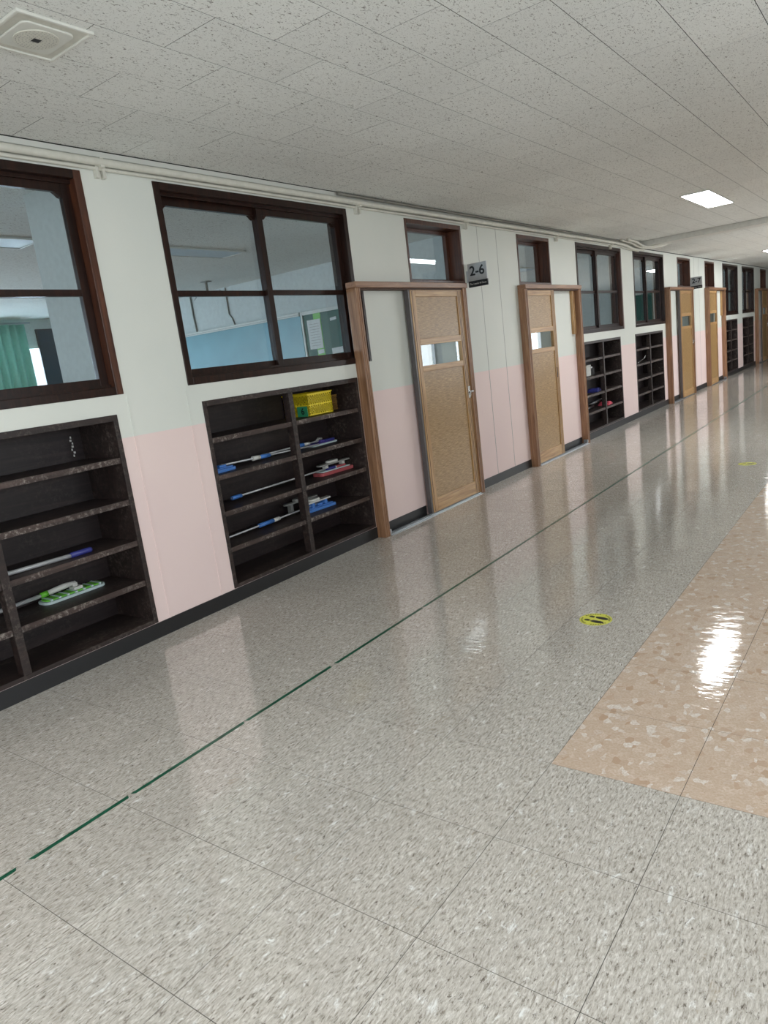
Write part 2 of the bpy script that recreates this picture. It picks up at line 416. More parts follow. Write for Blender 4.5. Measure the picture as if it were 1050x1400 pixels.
# ------------------------------------------------------------------ windows
def arch_poly(ya, yb, za, zb):
    """opening with small bracket-shaped upper corners"""
    return [(ya, za), (yb, za), (yb, zb-0.03), (yb-0.018, zb-0.028), (yb-0.032, zb-0.012), (yb-0.05, zb), (ya+0.05, zb), (ya+0.032, zb-0.012), (ya+0.018, zb-0.028), (ya, zb-0.03)]
def window(n, a, b, z0, z1, label, mat='dark', reveal='dark'):
    e = empty('window_%d' % n, (0, a, z0), label, 'window', kind='structure'); W = b-a; Hh = z1-z0
    fr = MB(); d = 0.17
    fr.box(-d, 0.006, 0, 0.045, 0, Hh); fr.box(-d, 0.006, 0.045, W-0.045, 0, 0.045); fr.box(-d, 0.006, 0.045, W-0.045, Hh-0.045, Hh)
    fr.build('window_frame', M[mat], e, 0.003)
    MB().box(-d, 0.006, W-0.045, W, 0, Hh).build('window_jamb', M[reveal], e, 0.003)
    # inner runners of the sliding sashes
    MB().box(-0.05, -0.035, 0.045, W-0.045, 0.045, 0.062).box(-0.095, -0.082, 0.045, W-0.045, 0.045, 0.062).box(-0.05, -0.035, 0.045, W-0.045, Hh-0.065, Hh-0.045).build('sash_runner', M[mat], e)
    half = W/2
    for s in (0, 1):
        x1 = -0.085-0.0*s if s == 0 else -0.052
        x0 = x1-0.03
        ya, yb = (0.045, half+0.03) if s == 0 else (half-0.03, W-0.045)
        st = 0.052; zb, zt = 0.048, Hh-0.048
        m = MB(); zi0 = zb+0.05; zi1 = zt-0.058
        m.box(x0, x1, ya, ya+st, zb, zt).box(x0, x1, yb-st, yb, zb, zt)
        m.box(x0, x1, ya+st, yb-st, zb, zi0).box(x0, x1, ya+st, yb-st, zi1, zt)
        # bracket corners
        for (yy, sg) in ((ya+st, 1), (yb-st, -1)):
            m.prism([(yy, zi1), (yy, zi1-0.03), (yy+sg*0.016, zi1-0.027), (yy+sg*0.032, zi1-0.012), (yy+sg*0.05, zi1)], 'x', x0, x1)
        zm = 2.02-z0
        m.box(x0, x1, ya+st, yb-st, zm-0.018, zm+0.018)
        so = m.build('sash', M[mat], e, 0.002)
        xc = (x0+x1)/2
        for (p, q) in ((zi0, zm-0.018), (zm+0.018, zi1)):
            MB().box(xc-0.002, xc+0.002, ya+st-0.004, yb-st+0.004, p-0.004, q+0.004).build('pane', M['glass'], so)
    return e
window(1, *winB[0], *WZ, 'dark brown sliding window cut off by the left edge of the photo, curtain visible through it', 'dark', 'red')
window(2, *winA[0], *WZ, 'dark brown four pane sliding window directly above the shelves with the yellow basket', 'dark', 'dark')
window(3, *winB[1], *WZ, 'brown four pane window above shelves right of the pale oak door nearest the camera', 'dark', 'red')
window(4, *winA[1], *WZ, 'dark window just beyond the ceiling beam, left of the second room sign door', 'dark', 'dark')
window(5, *winB[2], *WZ, 'far dark window right of the second pale oak door down the corridor', 'dark', 'dark')
window(6, *winA[2], *WZ, 'farthest full width dark window before the last door at the right edge', 'dark', 'dark')
def transom(n, a, b, label, mat='red'):
    z0, z1 = 2.09, 2.64
    e = empty('window_%d' % n, (0, a, z0), label, 'window', kind='structure'); W = b-a; Hh = z1-z0
    f = MB(); d = 0.19
    f.box(-d, 0.005, 0, 0.03, 0, Hh).box(-d, 0.005, W-0.03, W, 0, Hh).box(-d, 0.005, 0.03, W-0.03, Hh-0.04, Hh).box(-d, 0.005, 0.03, W-0.03, 0, 0.03)
    f.build('window_frame', M[mat], e, 0.003)
    s = MB(); s.box(-0.17, -0.13, 0.03, 0.06, 0.03, Hh-0.04).box(-0.17, -0.13, W-0.075, W-0.03, 0.03, Hh-0.04).box(-0.17, -0.13, 0.06, W-0.075, 0.03, 0.06).box(-0.17, -0.13, 0.06, W-0.075, Hh-0.07, Hh-0.04)
    so = s.build('sash', M[mat], e, 0.002)
    MB().box(-0.152, -0.148, 0.058, W-0.073, 0.058, Hh-0.068).build('pane', M['glass'], so)
    MB().box(-0.13, -0.118, 0.03, W-0.03, 0.03, 0.045).build('sash_runner', M[mat], e)
transom(7, drA[0]+0.94, drA[0]+1.93, 'small window above the nearest door, its glass mirroring a lit ceiling lamp')
transom(8, drB[0]+0.07, drB[0]+0.98, 'small brown framed window above the nearest pale oak door')
transom(9, drA[1]+0.94, drA[1]+1.93, 'small window above the second brown door, left of the second room sign')
transom(10, drB[1]+0.07, drB[1]+0.98, 'small window above the second pale oak door down the corridor')
transom(11, drA[2]+0.94, drA[2]+1.93, 'farthest small window, above the last door at the right edge')

# ------------------------------------------------------------------ sliding doors
def door(n, s, kind, label):
    e = empty('door_%d' % n, (0, s, 0), label, 'sliding door', kind='structure')
    W = 1.78 if kind == 'A' else 1.73
    D = 0.09
    def post(y):
        m = MB(); m.box(0.0, D, y, y+0.07, 0.0, 2.035)
        return m
    for y in (0, W-0.07):
        o = post(y).build('jamb', M['frame'], e, 0.004)
        MB().box(D, D+0.004, y+0.022, y+0.027, 0.0, 2.035).box(D, D+0.004, y+0.045, y+0.050, 0.0, 2.035).build('jamb_bead', M['frame'], o)
    hd = MB().box(0.0, D+0.012, 0, W, 2.035, 2.082).build('door_head', M['frameh'], e, 0.004)
    MB().box(0.02, D-0.012, 0.07, W-0.07, 2.02, 2.035).build('head_runner', M['groove'], hd)
    # leaf
    la, lb = (0.80, 1.71) if kind == 'A' else (0.07, 0.86)
    x0, x1 = 0.035, 0.075
    ls, rs = (0.08, 0.10) if kind == 'A' else (0.045, 0.10)
    zb, zt = 0.018, 2.02
    L = MB(); L.box(x0, x1, la, la+ls, zb, zt, 0).box(x0, x1, lb-rs, lb, zb, zt, 0)
    i0, i1 = la+ls, lb-rs
    L.box(x0, x1, i0, i1, zb, 0.145, 1).box(x0, x1, i0, i1, 1.305, 1.357, 1).box(x0, x1, i0, i1, 1.542, 1.60, 1).box(x0, x1, i0, i1, 1.962, zt, 1)
    leaf = L.build('door_leaf', [M['stile'], M['rail']], e, 0.003)
    MB().box(x0+0.008, x1-0.010, i0, i1, 0.145, 1.305).build('lower_panel', M['oak'], leaf)
    MB().box(x0+0.008, x1-0.010, i0, i1, 1.60, 1.962).build('upper_panel', M['oak'], leaf)
    MB().box(x0+0.016, x0+0.020, i0, i1, 1.357, 1.542).build('glass_pane', M['glass'], leaf)
    gr = MB()
    for y in ((i1+0.016), (i1+0.042), (i1+0.068)): gr.box(x1, x1+0.0012, y, y+0.006, zb+0.01, zt-0.01)
    gr.box(x1, x1+0.0012, la+0.02, la+0.025, zb+0.01, zt-0.01)
    gr.build('stile_groove', M['groove'], leaf)
    if kind == 'A':
        MB().box(x0-0.01, x1-0.005, la-0.026, la, zb, zt).build('edge_seal', M['greyedge'], leaf)
        lk = MB(); yl = lb-0.045
        lk.box(x1, x1+0.006, yl-0.02, yl+0.02, 0.985, 1.10); lk.tube([(x1+0.006, yl, 1.04), (x1+0.02, yl, 1.04)], 0.012, 12)
        lk.box(x1+0.006, x1+0.018, yl+0.02, yl+0.075, 1.035, 1.055).box(x1, x1+0.02, yl-0.006, yl+0.006, 1.01, 1.03)
        lk.build('lock', M['chrome'], leaf, 0.001)
    else:
        MB().box(x1, x1+0.0015, lb-0.075, lb-0.05, 0.98, 1.10).build('recessed_pull', M['groove'], leaf)
    # floor runner
    ra, rb = (0.07, 1.71) if kind == 'A' else (0.07, 1.66)
    tr = MB(); tr.box(0.012, 0.105, ra, rb, 0.0, 0.004).box(0.03, 0.036, ra, rb, 0.004, 0.012).box(0.076, 0.082, ra, rb, 0.004, 0.012).box(0.05, 0.055, ra, rb, 0.004, 0.016)
    tr.build('floor_runner', M['alu'], e)
    yst = 0.07 if kind == 'A' else W-0.07-0.022
    MB().box(0.03, 0.088, yst, yst+0.022, 0.014, 0.055).build('door_stop', M['alu'], e, 0.002)
    if kind == 'A': MB().box(0.0, 0.018, 0.175, 0.205, 1.46, 2.02).build('cover_strip', M['dark'], e, 0.002)
    else: MB().box(0.0, 0.035, W-0.18, W-0.16, 1.47, 2.02).box(0.0, 0.028, W-0.155, W-0.135, 1.47, 2.02).box(0.0, 0.035, W-0.13, W-0.11, 1.47, 2.02).build('cover_strip', M['stile'], e, 0.002)
    return e
door(1, drA[0], 'A', 'nearest oak sliding door with a glass slot, chrome lock and open-looking wall bay on its left')
door(2, drB[0], 'B', 'pale oak sliding door right of the nearest room sign, wall bay on its right')
door(3, drA[1], 'A', 'second brown sliding door, left of the farther room sign')
door(4, drB[1], 'B', 'second pale oak sliding door, right of the farther room sign')
door(5, drA[2], 'A', 'farthest sliding door, partly cut off by the right edge of the photo')

# ------------------------------------------------------------------ built-in shelves
SH_TOP = [0.37, 0.615, 0.86, 1.105]
SD = 0.36
def shelf_mesh(w):
    m = MB(); m.box(-SD+0.02, -0.008, 0, w, -0.030, 0)
    return m
def shelf_unit(a, b, label, detail):
    e = empty('shelf_unit', (0, a, 0.09), label, 'shelf', 'recessed dark wooden shelf units below the windows')
    z0, z1 = SZ[0]-0.09, SZ[1]-0.09; W = b-a; t = 0.03
    MB().box(-SD, 0.004, 0, t, z0, z1).build('side_panel', M['shelf'], e, 0.002)
    MB().box(-SD, 0.004, W-t, W, z0, z1).build('side_panel', M['shelf'], e, 0.002)
    MB().box(-SD-0.015, -SD, 0, W, z0, z1).build('back_panel', M['shelfin'], e)
    MB().box(-SD, 0.006, t, W-t, z1-0.035, z1).build('top_rail', M['shelf'], e, 0.002)
    MB().box(-SD, 0.006, t, W-t, z0, 0.03).build('bottom_board', M['shelf'], e, 0.002)
    MB().box(-0.055, 0.008, W/2-0.022, W/2+0.022, 0.03, z1-0.035).build('divider_post', M['shelf'], e, 0.003)
    half = (W-2*t)/2
    for zz in SH_TOP:
        for k in (0, 1):
            m = MB().box(-SD, -0.006, t+k*half, t+(k+1)*half-0.001, zz-0.09-0.032, zz-0.09)
            so = m.build('shelf', M['shelf'], e, 0.002)
            MB().box(-0.006, -0.003, t+k*half, t+(k+1)*half-0.001, zz-0.09-0.032, zz-0.09).build('front_edge', M['edge'], so)
    return e
shelf_unit(*shB[0], 'dark recessed shelves cut off by the left edge, holding a green and white flat mop', 1)
shelf_unit(*shA[0], 'dark recessed shelves holding the yellow basket and three mops', 1)
shelf_unit(*shB[1], 'dark recessed shelves right of the nearest pale oak door, with a pink item on them', 0)
shelf_unit(*shA[1], 'nearly empty dark shelves left of the second brown door frame', 0)
shelf_unit(*shB[2], 'far dark shelves right of the second pale oak door', 0)
shelf_unit(*shA[2], 'farthest dark shelves, left of the last door at the right edge', 0)
# chipped paint on the back panel of the first unit
sm = MB()
for k in range(7):
    z = 1.13+k*0.018; y = 2.30+0.006*math.sin(k*2.1); sm.box(-SD+0.0, -SD+0.002, y-0.012, y-0.012+0.008+0.004*(k % 2), z, z+0.012)
tag(sm.build('peeled_patch', M['white']), 'small chain of flaked white patches at the back of the leftmost top shelf', 'paint flakes')

# ------------------------------------------------------------------ mops
def pole(m, p, q, r=0.007): return m.tube([p, q], r, 10)
def rounded(cx, cy, lx, ly, r, n=5, ang=0):
    pts = []
    for (sx, sy, a0) in ((1, 1, 0), (-1, 1, PI/2), (-1, -1, PI), (1, -1, 1.5*PI)):
        for k in range(n+1):
            t = a0+PI/2*k/n; pts.append((sx*(lx/2-r)+r*math.cos(t), sy*(ly/2-r)+r*math.sin(t)))
    c, s = math.cos(ang), math.sin(ang)
    return [(cx+x*c-y*s, cy+x*s+y*c) for x, y in pts]
# --- white pole with navy grip (leftmost shelves, third board)
e = empty('mop', (-0.12, 1.6, 0.615), 'white mop pole with a dark blue grip lying on the leftmost shelves', 'mop')
z = 0.618
MB().tube([(-0.06, -0.72, 0.016), (0.04, 0.39, 0.014)], 0.012, 12).build('pole', M['polewhite'], e, smooth=True)
MB().tube([(0.04, 0.385, 0.0145), (0.049, 0.50, 0.0165), (0.05, 0.51, 0.0165)], [0.0155, 0.016, 0.010], 12).build('grip', M['navy'], e, smooth=True)
# --- green / white flat mop
e = empty('flat_mop', (-0.25, 2.04, 0.37), 'green and white flat mop lying on the lowest middle board of the leftmost shelves', 'mop')
e.rotation_euler = (0, 0, 0.0)
hd = MB().prism(rounded(0, 0, 0.125, 0.38, 0.045), 'z', 0.0, 0.016).build('mop_pad', M['pad'], e, 0.004)
MB().prism(rounded(0, 0, 0.085, 0.35, 0.03), 'z', 0.016, 0.024).build('pad_plate', M['lime'], hd, 0.002)
q = MB()
for k in range(7): q.box(-0.05, 0.05, -0.15+k*0.05-0.006, -0.15+k*0.05+0.006, 0.016, 0.0265)
q.build('pad_stripe', M['pad'], hd)
MB().box(-0.03, 0.03, 0.0, 0.055, 0.024, 0.042).box(-0.015, 0.015, 0.005, 0.035, 0.042, 0.065).build('swivel_joint', M['white'], e, 0.004)
MB().tube([(0.0, 0.03, 0.062), (-0.008, -0.04, 0.060), (-0.02, -0.13, 0.050)], [0.011, 0.017, 0.014], 12).build('handle_socket', M['white'], e, smooth=True)
MB().tube([(-0.02, -0.13, 0.050), (-0.026, -0.17, 0.046)], 0.0165, 12).build('collar', M['lime'], e, smooth=True)
MB().tube([(-0.026, -0.17, 0.046), (-0.085, -0.62, 0.018), (-0.12, -1.1, 0.014)], 0.0115, 12).build('pole', M['polewhite'], e, smooth=True)

def dust_mop(name, label, head, ang, hl, hw, hz, padmat, framemat, pole_end, coup, coupmats, extra=None):
    hx, hy, z0 = head
    e = empty(name, (hx, hy, z0), label, 'mop')
    hd = MB().prism(rounded(0, 0, hw, hl, min(hw, hl)*0.25, 4, ang), 'z', 0, hz).build('mop_pad', padmat, e, 0.004)
    MB().prism(rounded(0, 0, hw*0.7, hl*0.86, 0.015, 4, ang), 'z', hz, hz+0.008).build('mop_frame', framemat, e, 0.002)
    MB().box(-0.022, 0.022, -0.03, 0.03, hz+0.008, hz+0.024).build('swivel_joint', framemat, e, 0.003)
    a = Vector((0, 0, hz+0.02)); b = Vector(pole_end)-Vector(head)
    MB().tube([a, a.lerp(b, .5), b], 0.0065, 10).build('pole', M['polewhite'], e, smooth=True)
    for (t0, t1, mt, r) in coup:
        MB().tube([a.lerp(b, t0), a.lerp(b, t1)], r, 12).build('pole_coupling', mt, e, smooth=True)
    return e
# --- row 0.86 : blue mop, head at the left end
dust_mop('dust_mop', 'blue headed mop lying with its head at the left end of the basket shelves', (-0.13, 3.18, 0.86), 0.06, 0.20, 0.10, 0.022,
         M['blue'], M['blue'], (-0.14, 4.20, 0.874), [(0.29, 0.36, M['white'], 0.016), (0.36, 0.46, M['blue'], 0.015)], None)
# --- row 0.86 : purple flat mop at the right
e = dust_mop('dust_mop', 'purple and white flat mop at the right end of the board below the yellow basket', (-0.20, 4.30, 0.86), 0.05, 0.32, 0.11, 0.012,
         M['pad'], M['purple'], (-0.22, 3.62, 0.888), [(0.20, 0.30, M['white'], 0.012), (0.30, 0.46, M['blue'], 0.016)], None)
MB().box(-0.02, 0.03, 0.02, 0.14, 0.02, 0.034).build('mop_clip', M['navy'], e, 0.004)
MB().tube([(0, -0.06, 0.03), (0, -0.03, 0.05), (0, 0.01, 0.045)], 0.010, 8).build('mop_hinge', M['greyp'], e, smooth=True)
# --- row 0.615 : red mop
e = dust_mop('dust_mop', 'red padded mop with a spare grey frame resting over it on the middle board', (-0.18, 4.38, 0.615), -0.04, 0.40, 0.12, 0.026,
         M['redp'], M['pad'], (-0.17, 3.26, 0.655), [(0.92, 1.0, M['blue'], 0.014)], None)
MB().box(-0.025, 0.03, -0.10, 0.0, 0.034, 0.056).build('mop_clip', M['navy'], e, 0.004)
MB().box(-0.025, 0.03, 0.02, 0.13, 0.034, 0.050).build('mop_clamp', M['redp'], e, 0.004)
e2 = empty('mop_frame_head', (-0.17, 4.38, 0.675), 'grey mop frame with a pale oval hub, lying above the red mop', 'mop head')
MB().prism(rounded(0, 0, 0.06, 0.38, 0.02), 'z', 0.016, 0.028).build('frame_plate', M['greyp'], e2, 0.003)
MB().prism(rounded(0, -0.02, 0.06, 0.13, 0.03), 'z', 0.028, 0.046).build('hub', M['white'], e2, 0.005)
MB().box(-0.02, 0.02, -0.12, -0.09, -0.008, 0.016).build('clip', M['white'], e2, 0.002)
MB().box(-0.02, 0.02, 0.09, 0.12, -0.008, 0.016).build('clip', M['white'], e2, 0.002)
# --- row 0.37 : light blue mop
e = dust_mop('dust_mop', 'light blue mop head right of the divider on the lowest board of the basket shelves', (-0.17, 4.13, 0.37), -0.04, 0.32, 0.11, 0.022,
         M['blue'], M['blue'], (-0.17, 2.97+0.09, 0.395), [(0.42, 0.48, M['white'], 0.015), (0.48, 0.62, M['blue'], 0.0155)], None)
MB().box(-0.03, 0.03, -0.10, -0.07, 0.03, 0.062).build('frame_leg', M['blue'], e, 0.003)
MB().box(-0.03, 0.03, 0.05, 0.08, 0.03, 0.062).build('frame_leg', M['blue'], e, 0.003)
e2 = empty('mop_frame_head', (-0.17, 4.10, 0.432), 'white mop frame with an oval hub resting on the light blue mop', 'mop head')
MB().prism(rounded(0, 0, 0.055, 0.34, 0.02), 'z', 0.0, 0.012).build('frame_plate', M['white'], e2, 0.003)
MB().prism(rounded(0, -0.02, 0.06, 0.12, 0.03), 'z', 0.012, 0.032).build('hub', M['white'], e2, 0.005)
e2 = empty('mop_frame_head', (-0.29, 4.06, 0.37), 'grey mop frame lying behind the light blue mop, left of the white frame', 'mop head')
MB().box(-0.02, 0.02, -0.14, -0.11, 0, 0.075).box(-0.02, 0.02, 0.1, 0.13, 0, 0.075).prism(rounded(0, 0, 0.05, 0.38, 0.02), 'z', 0.075, 0.087).build('frame_plate', M['greyp'], e2, 0.003)
MB().prism(rounded(0, -0.03, 0.055, 0.11, 0.027), 'z', 0.087, 0.105).build('hub', M['greyp'], e2, 0.005)

# ------------------------------------------------------------------ perforated yellow basket
def basket(loc, w, d, h, mat, label):
    e = empty('basket', loc, label, 'basket')
    # local: x depth (-d..0), y 0..w ; perforated wall panels in slats
    def lattice(u0, u1, nz, nu, fn):
        m = MB(); bands = [(0.0, h*0.08), (h*0.47, h*0.53), (h*0.94, h)]
        for (p, q) in bands: fn(m, u0, u1, p, q)
        for (p, q, k) in ((h*0.08, h*0.47, nz), (h*0.53, h*0.94, nz)):
            dz = (q-p)/k
            for r in range(1, k): fn(m, u0, u1, p+r*dz-dz*0.28, p+r*dz+dz*0.28)
            du = (u1-u0)/nu
            for r in range(k):
                o = (r % 2)*0.5*du
                for c in range(nu+1):
                    uc = u0+c*du+o
                    a, b = max(u0, uc-du*0.26), min(u1, uc+du*0.26)
                    if b > a: fn(m, a, b, p+r*dz, p+(r+1)*dz)
        return m
    t = 0.003
    lattice(0, w, 5, 11, lambda m, a, b, p, q: m.box(-t, 0, a, b, p, q)).build('front_wall', mat, e)
    lattice(0, w, 5, 11, lambda m, a, b, p, q: m.box(-d, -d+t, a, b, p, q)).build('back_wall', mat, e)
    lattice(-d, 0, 5, 8, lambda m, a, b, p, q: m.box(a, b, 0, t, p, q)).build('side_wall', mat, e)
    lattice(-d, 0, 5, 8, lambda m, a, b, p, q: m.box(a, b, w-t, w, p, q)).build('side_wall', mat, e)
    MB().box(-d, 0, 0, w, 0, 0.004).build('basket_base', mat, e)
    r = 0.006
    MB().box(-r*0, r, -r, w+r, h-0.004, h+0.005).box(-d-r, -d, -r, w+r, h-0.004, h+0.005).box(-d, 0, -r, 0, h-0.004, h+0.005).box(-d, 0, w, w+r, h-0.004, h+0.005).build('rim', mat, e)
    return e
yb = basket((-0.09, 4.09, 1.106), 0.285, 0.258, 0.168, M['yellow'], 'bright yellow perforated basket with a green number card, top board of the middle shelves')
basket((-0.215, 4.40, 1.106), 0.20, 0.13, 0.12, M['olive'], 'dull brown perforated basket showing right behind the bright yellow one')
def text_mesh(s, size, offset=0.0, extrude=0.0006):
    cu = bpy.data.curves.new('t', 'FONT'); cu.body = s; cu.size = size; cu.offset = offset; cu.extrude = extrude
    cu.align_x = 'CENTER'; cu.align_y = 'CENTER'; cu.resolution_u = 4
    o = bpy.data.objects.new('t', cu); C.objects.link(o); bpy.context.view_layer.update()
    dg = bpy.context.evaluated_depsgraph_get(); me = bpy.data.meshes.new_from_object(o.evaluated_get(dg))
    bpy.data.objects.remove(o); return me
def text(name, s, size, mat, parent, mtx, offset=0.0, extrude=0.0006):
    me = text_mesh(s, size, offset, extrude); me.materials.clear(); me.materials.append(mat)
    o = bpy.data.objects.new(name, me); C.objects.link(o); o.parent = parent; o.matrix_local = mtx; return o
MX = Matrix(((0, 0, 1, 0), (1, 0, 0, 0), (0, 1, 0, 0), (0, 0, 0, 1)))       # text facing +x, reading along +y
MY = Matrix(((1, 0, 0, 0), (0, 0, -1, 0), (0, 1, 0, 0), (0, 0, 0, 1)))      # text facing -y, reading along +x
cd = MB().box(-0.115, -0.01, -0.008, -0.004, 0.002, 0.08).build('number_card', M['greencard'], yb, 0.001); cd['label'] = 'green card with a black number 6'
text('digit', '6', 0.07, M['ink'], cd, Matrix.Translation((-0.058, -0.0085, 0.041)) @ MY, 0.001)

# ------------------------------------------------------------------ contents of farther shelves
e = empty('storage_box', (-0.12, 10.06, 0.86), 'small pale box on the third shelf right of the nearest pale oak door', 'box')
MB().box(-0.14, 0, 0, 0.17, 0, 0.14).build('box_body', M['white'], e, 0.006); MB().box(-0.143, 0.003, -0.003, 0.173, 0.14, 0.155).build('box_lid', M['white'], e, 0.003)
e = empty('utensil_tray', (-0.14, 10.26, 0.86), 'black tray of shiny clips beside the small pale box', 'tray')
MB().box(-0.16, 0, 0, 0.16, 0, 0.005).box(-0.004, 0, 0, 0.16, 0, 0.1).box(-0.16, -0.156, 0, 0.16, 0, 0.1).box(-0.16, 0, 0, 0.004, 0, 0.1).box(-0.16, 0, 0.156, 0.16, 0, 0.1).build('tray_body', M['darkstuff'], e)
for k in range(5):
    MB().tube([(-0.03-0.03*(k % 2), 0.03+0.025*k, 0.005), (-0.02, 0.03+0.022*k, 0.12+0.02*(k % 3))], [0.004, 0.012], 8).build('clip', M['chrome'], e, smooth=True)
def folded_cloth(loc, L, W_, mat, label, rz):
    e = empty('folded_cloth', loc, label, 'cloth'); e.rotation_euler = (0, 0, rz)
    MB().prism([(-L/2, 0), (L/2, 0), (L/2, 0.012), (L*0.2, 0.030), (-L*0.25, 0.034), (-L/2, 0.014)], 'x', -W_/2, W_/2).build('lower_fold', mat, e, 0.005)
    MB().prism([(-L*0.42, 0.016), (-L*0.25, 0.034), (L*0.2, 0.030), (L*0.46, 0.014), (L*0.40, 0.028), (L*0.1, 0.050), (-L*0.28, 0.048)], 'x', -W_*0.42, W_*0.46).build('upper_fold', mat, e, 0.004)
folded_cloth((-0.14, 10.36, 0.615), 0.34, 0.16, M['navy'], 'dark blue folded cloth on shelves past the nearest pale oak door', 0.2)
folded_cloth((-0.13, 10.78, 0.37), 0.26, 0.16, M['pinkp'], 'pink folded cloth on the right of the shelves past the nearest pale oak door', 0.1)
e = empty('folded_umbrella', (-0.16, 10.25, 0.37), 'folded black umbrella lying low on the shelves left of the pink cloth', 'umbrella')
MB().tube([(0.02, -0.34, 0.032), (0.02, -0.2, 0.034), (-0.02, 0.1, 0.034), (-0.02, 0.14, 0.034)], [0.012, 0.03, 0.032, 0.008], 10).build('canopy', M['darkstuff'], e, smooth=True)
MB().tube([(-0.02, 0.13, 0.034), (-0.03, 0.24, 0.034)], 0.006, 8).build('shaft', M['chrome'], e, smooth=True)
e = empty('folded_umbrella', (-0.12, 10.2, 0.437), 'second black umbrella resting on the low one left of the pink cloth', 'umbrella')
MB().tube([(0.0, -0.28, 0.026), (0.02, 0.0, 0.03), (0.03, 0.2, 0.05), (0.03, 0.24, 0.053)], [0.01, 0.026, 0.028, 0.008], 10).build('canopy', M['darkstuff'], e, smooth=True)
MB().tube([(0.03, 0.23, 0.052), (0.04, 0.33, 0.062)], 0.005, 8).build('shaft', M['chrome'], e, smooth=True)
e = empty('wire_hanger', (-0.12, 12.45, 0.86), 'thin wire hanger on the third shelf of the nearly empty unit past the beam', 'hanger')
MB().tube([(0, 0, 0.004), (0.05, 0.36, 0.004), (0.06, 0.2, 0.07), (0, 0, 0.004)], 0.004, 6).build('wire', M['chrome'], e)
MB().tube([(0.06, 0.2, 0.07), (0.06, 0.23, 0.105), (0.06, 0.28, 0.12), (0.06, 0.30, 0.10)], 0.004, 6).build('hook', M['chrome'], e)

# ------------------------------------------------------------------ projecting room signs
def sign(y, s, label):
    e = empty('room_sign', (0, y, 2.05), label, 'sign')
    MB().box(-0.0, 0.012, -0.02, 0.045, 0.05, 0.16).build('wall_bracket', M['alu'], e, 0.002)
    MB().box(0.012, 0.03, -0.004, 0.008, 0.06, 0.15).build('bracket_arm', M['white'], e)
    pl = MB().box(0.012, 0.222, -0.008, 0.008, 0.062, 0.226).build('sign_plate', M['signsilver'], e, 0.002)
    st = MB().box(0.012, 0.225, -0.0095, 0.0095, 0.0, 0.060).build('name_strip', M['signblack'], e, 0.001)
    text('room_number', s, 0.125, M['ink'], pl, Matrix.Translation((0.117, -0.0088, 0.150)) @ MY, 0.0028)
    text('small_lettering', 'The Leader & Story', 0.0235, M['white'], st, Matrix.Translation((0.118, -0.0102, 0.030)) @ MY, 0.0)
    return e
sign(6.61, '2-6', 'silver and black projecting room sign reading 2-6 beside the nearest door')
sign(15.72, '2-7', 'silver and black projecting room sign reading 2-7 farther down the corridor')

# ------------------------------------------------------------------ tape and floor stickers
e = empty('floor_tape', (1.303, 0.0, 0.0), 'thin green tape line running along the grey floor, broken in places', 'tape')
gaps = [-4.0, 0.86, 1.27, 2.46, 4.1, 7.0, 10.6, 15.0, 21.0, 33.0]
y = gaps[0]
pieces = [(-4.0, 0.835), (0.875, 1.262), (1.272, 1.85), (1.856, 2.445), (2.475, 3.30), (3.306, 5.2), (5.21, 8.0), (8.01, 11.5), (11.52, 18), (18.02, 32)]
rr = random.Random(3)
for a, b in pieces:
    h0, h1 = 0.009+rr.random()*0.001, 0.009+rr.random()*0.001
    MB().prism([(-h0, a), (h0, a+0.012), (h0+rr.random()*0.001, (a+b)/2), (h1, b-0.01), (-h1, b), (-h1, (a+b)/2)], 'z', 0.0001, 0.0006).build('tape_piece', M['tape'], e)
def foot(cx, cy, sx, m, z0, z1):
    toe = [(0.0, 0.0), (0.010, -0.004), (0.016, 0.014), (0.019, 0.040), (0.014, 0.062), (0.004, 0.072), (-0.008, 0.066), (-0.013, 0.046), (-0.011, 0.020), (-0.008, 0.004)]
    heel = [(0.011, -0.010), (0.012, -0.030), (0.005, -0.040), (-0.004, -0.039), (-0.009, -0.028), (-0.008, -0.008)]
    for pl in (toe, heel):
        m.prism([(cx+sx*u, cy+v) for u, v in pl], 'z', z0, z1)
def sticker(x, y, label):
    e = empty('floor_sticker', (x, y, 0), label, 'floor sticker')
    e.rotation_euler = (0, 0, math.radians(-100))
    R = 0.083
    MB().prism([(R*math.cos(2*PI*k/40), R*math.sin(2*PI*k/40)) for k in range(40)], 'z', 0.0001, 0.0008).build('sticker_disc', M['sticker'], e)
    m = MB(); foot(0.024, -0.012, 1, m, 0.0008, 0.0012); foot(-0.024, -0.012, -1, m, 0.0008, 0.0012); m.build('footprints', M['ink'], e)
    m = MB()
    for k in range(36):
        if k % 9 in (0, 8): continue
        t = 2*PI*k/36; c, s = math.cos(t), math.sin(t); q = 0.0042; w_ = 0.0035
        m.prism([((R-0.016)*c-w_*s, (R-0.016)*s+w_*c), ((R-0.016)*c+w_*s, (R-0.016)*s-w_*c), ((R-0.008)*c+w_*s*.7, (R-0.008)*s-w_*c*.7), ((R-0.008)*c-w_*s, (R-0.008)*s+w_*c)], 'z', 0.0008, 0.0011)
    tag(m.build('ring_marks', M['ink'], e), kind='stuff')
sticker(2.31, 3.425, 'round yellow floor sticker with two black footprints, the nearer one')
sticker(2.315, 7.76, 'round yellow floor sticker far down the floor near the right edge')

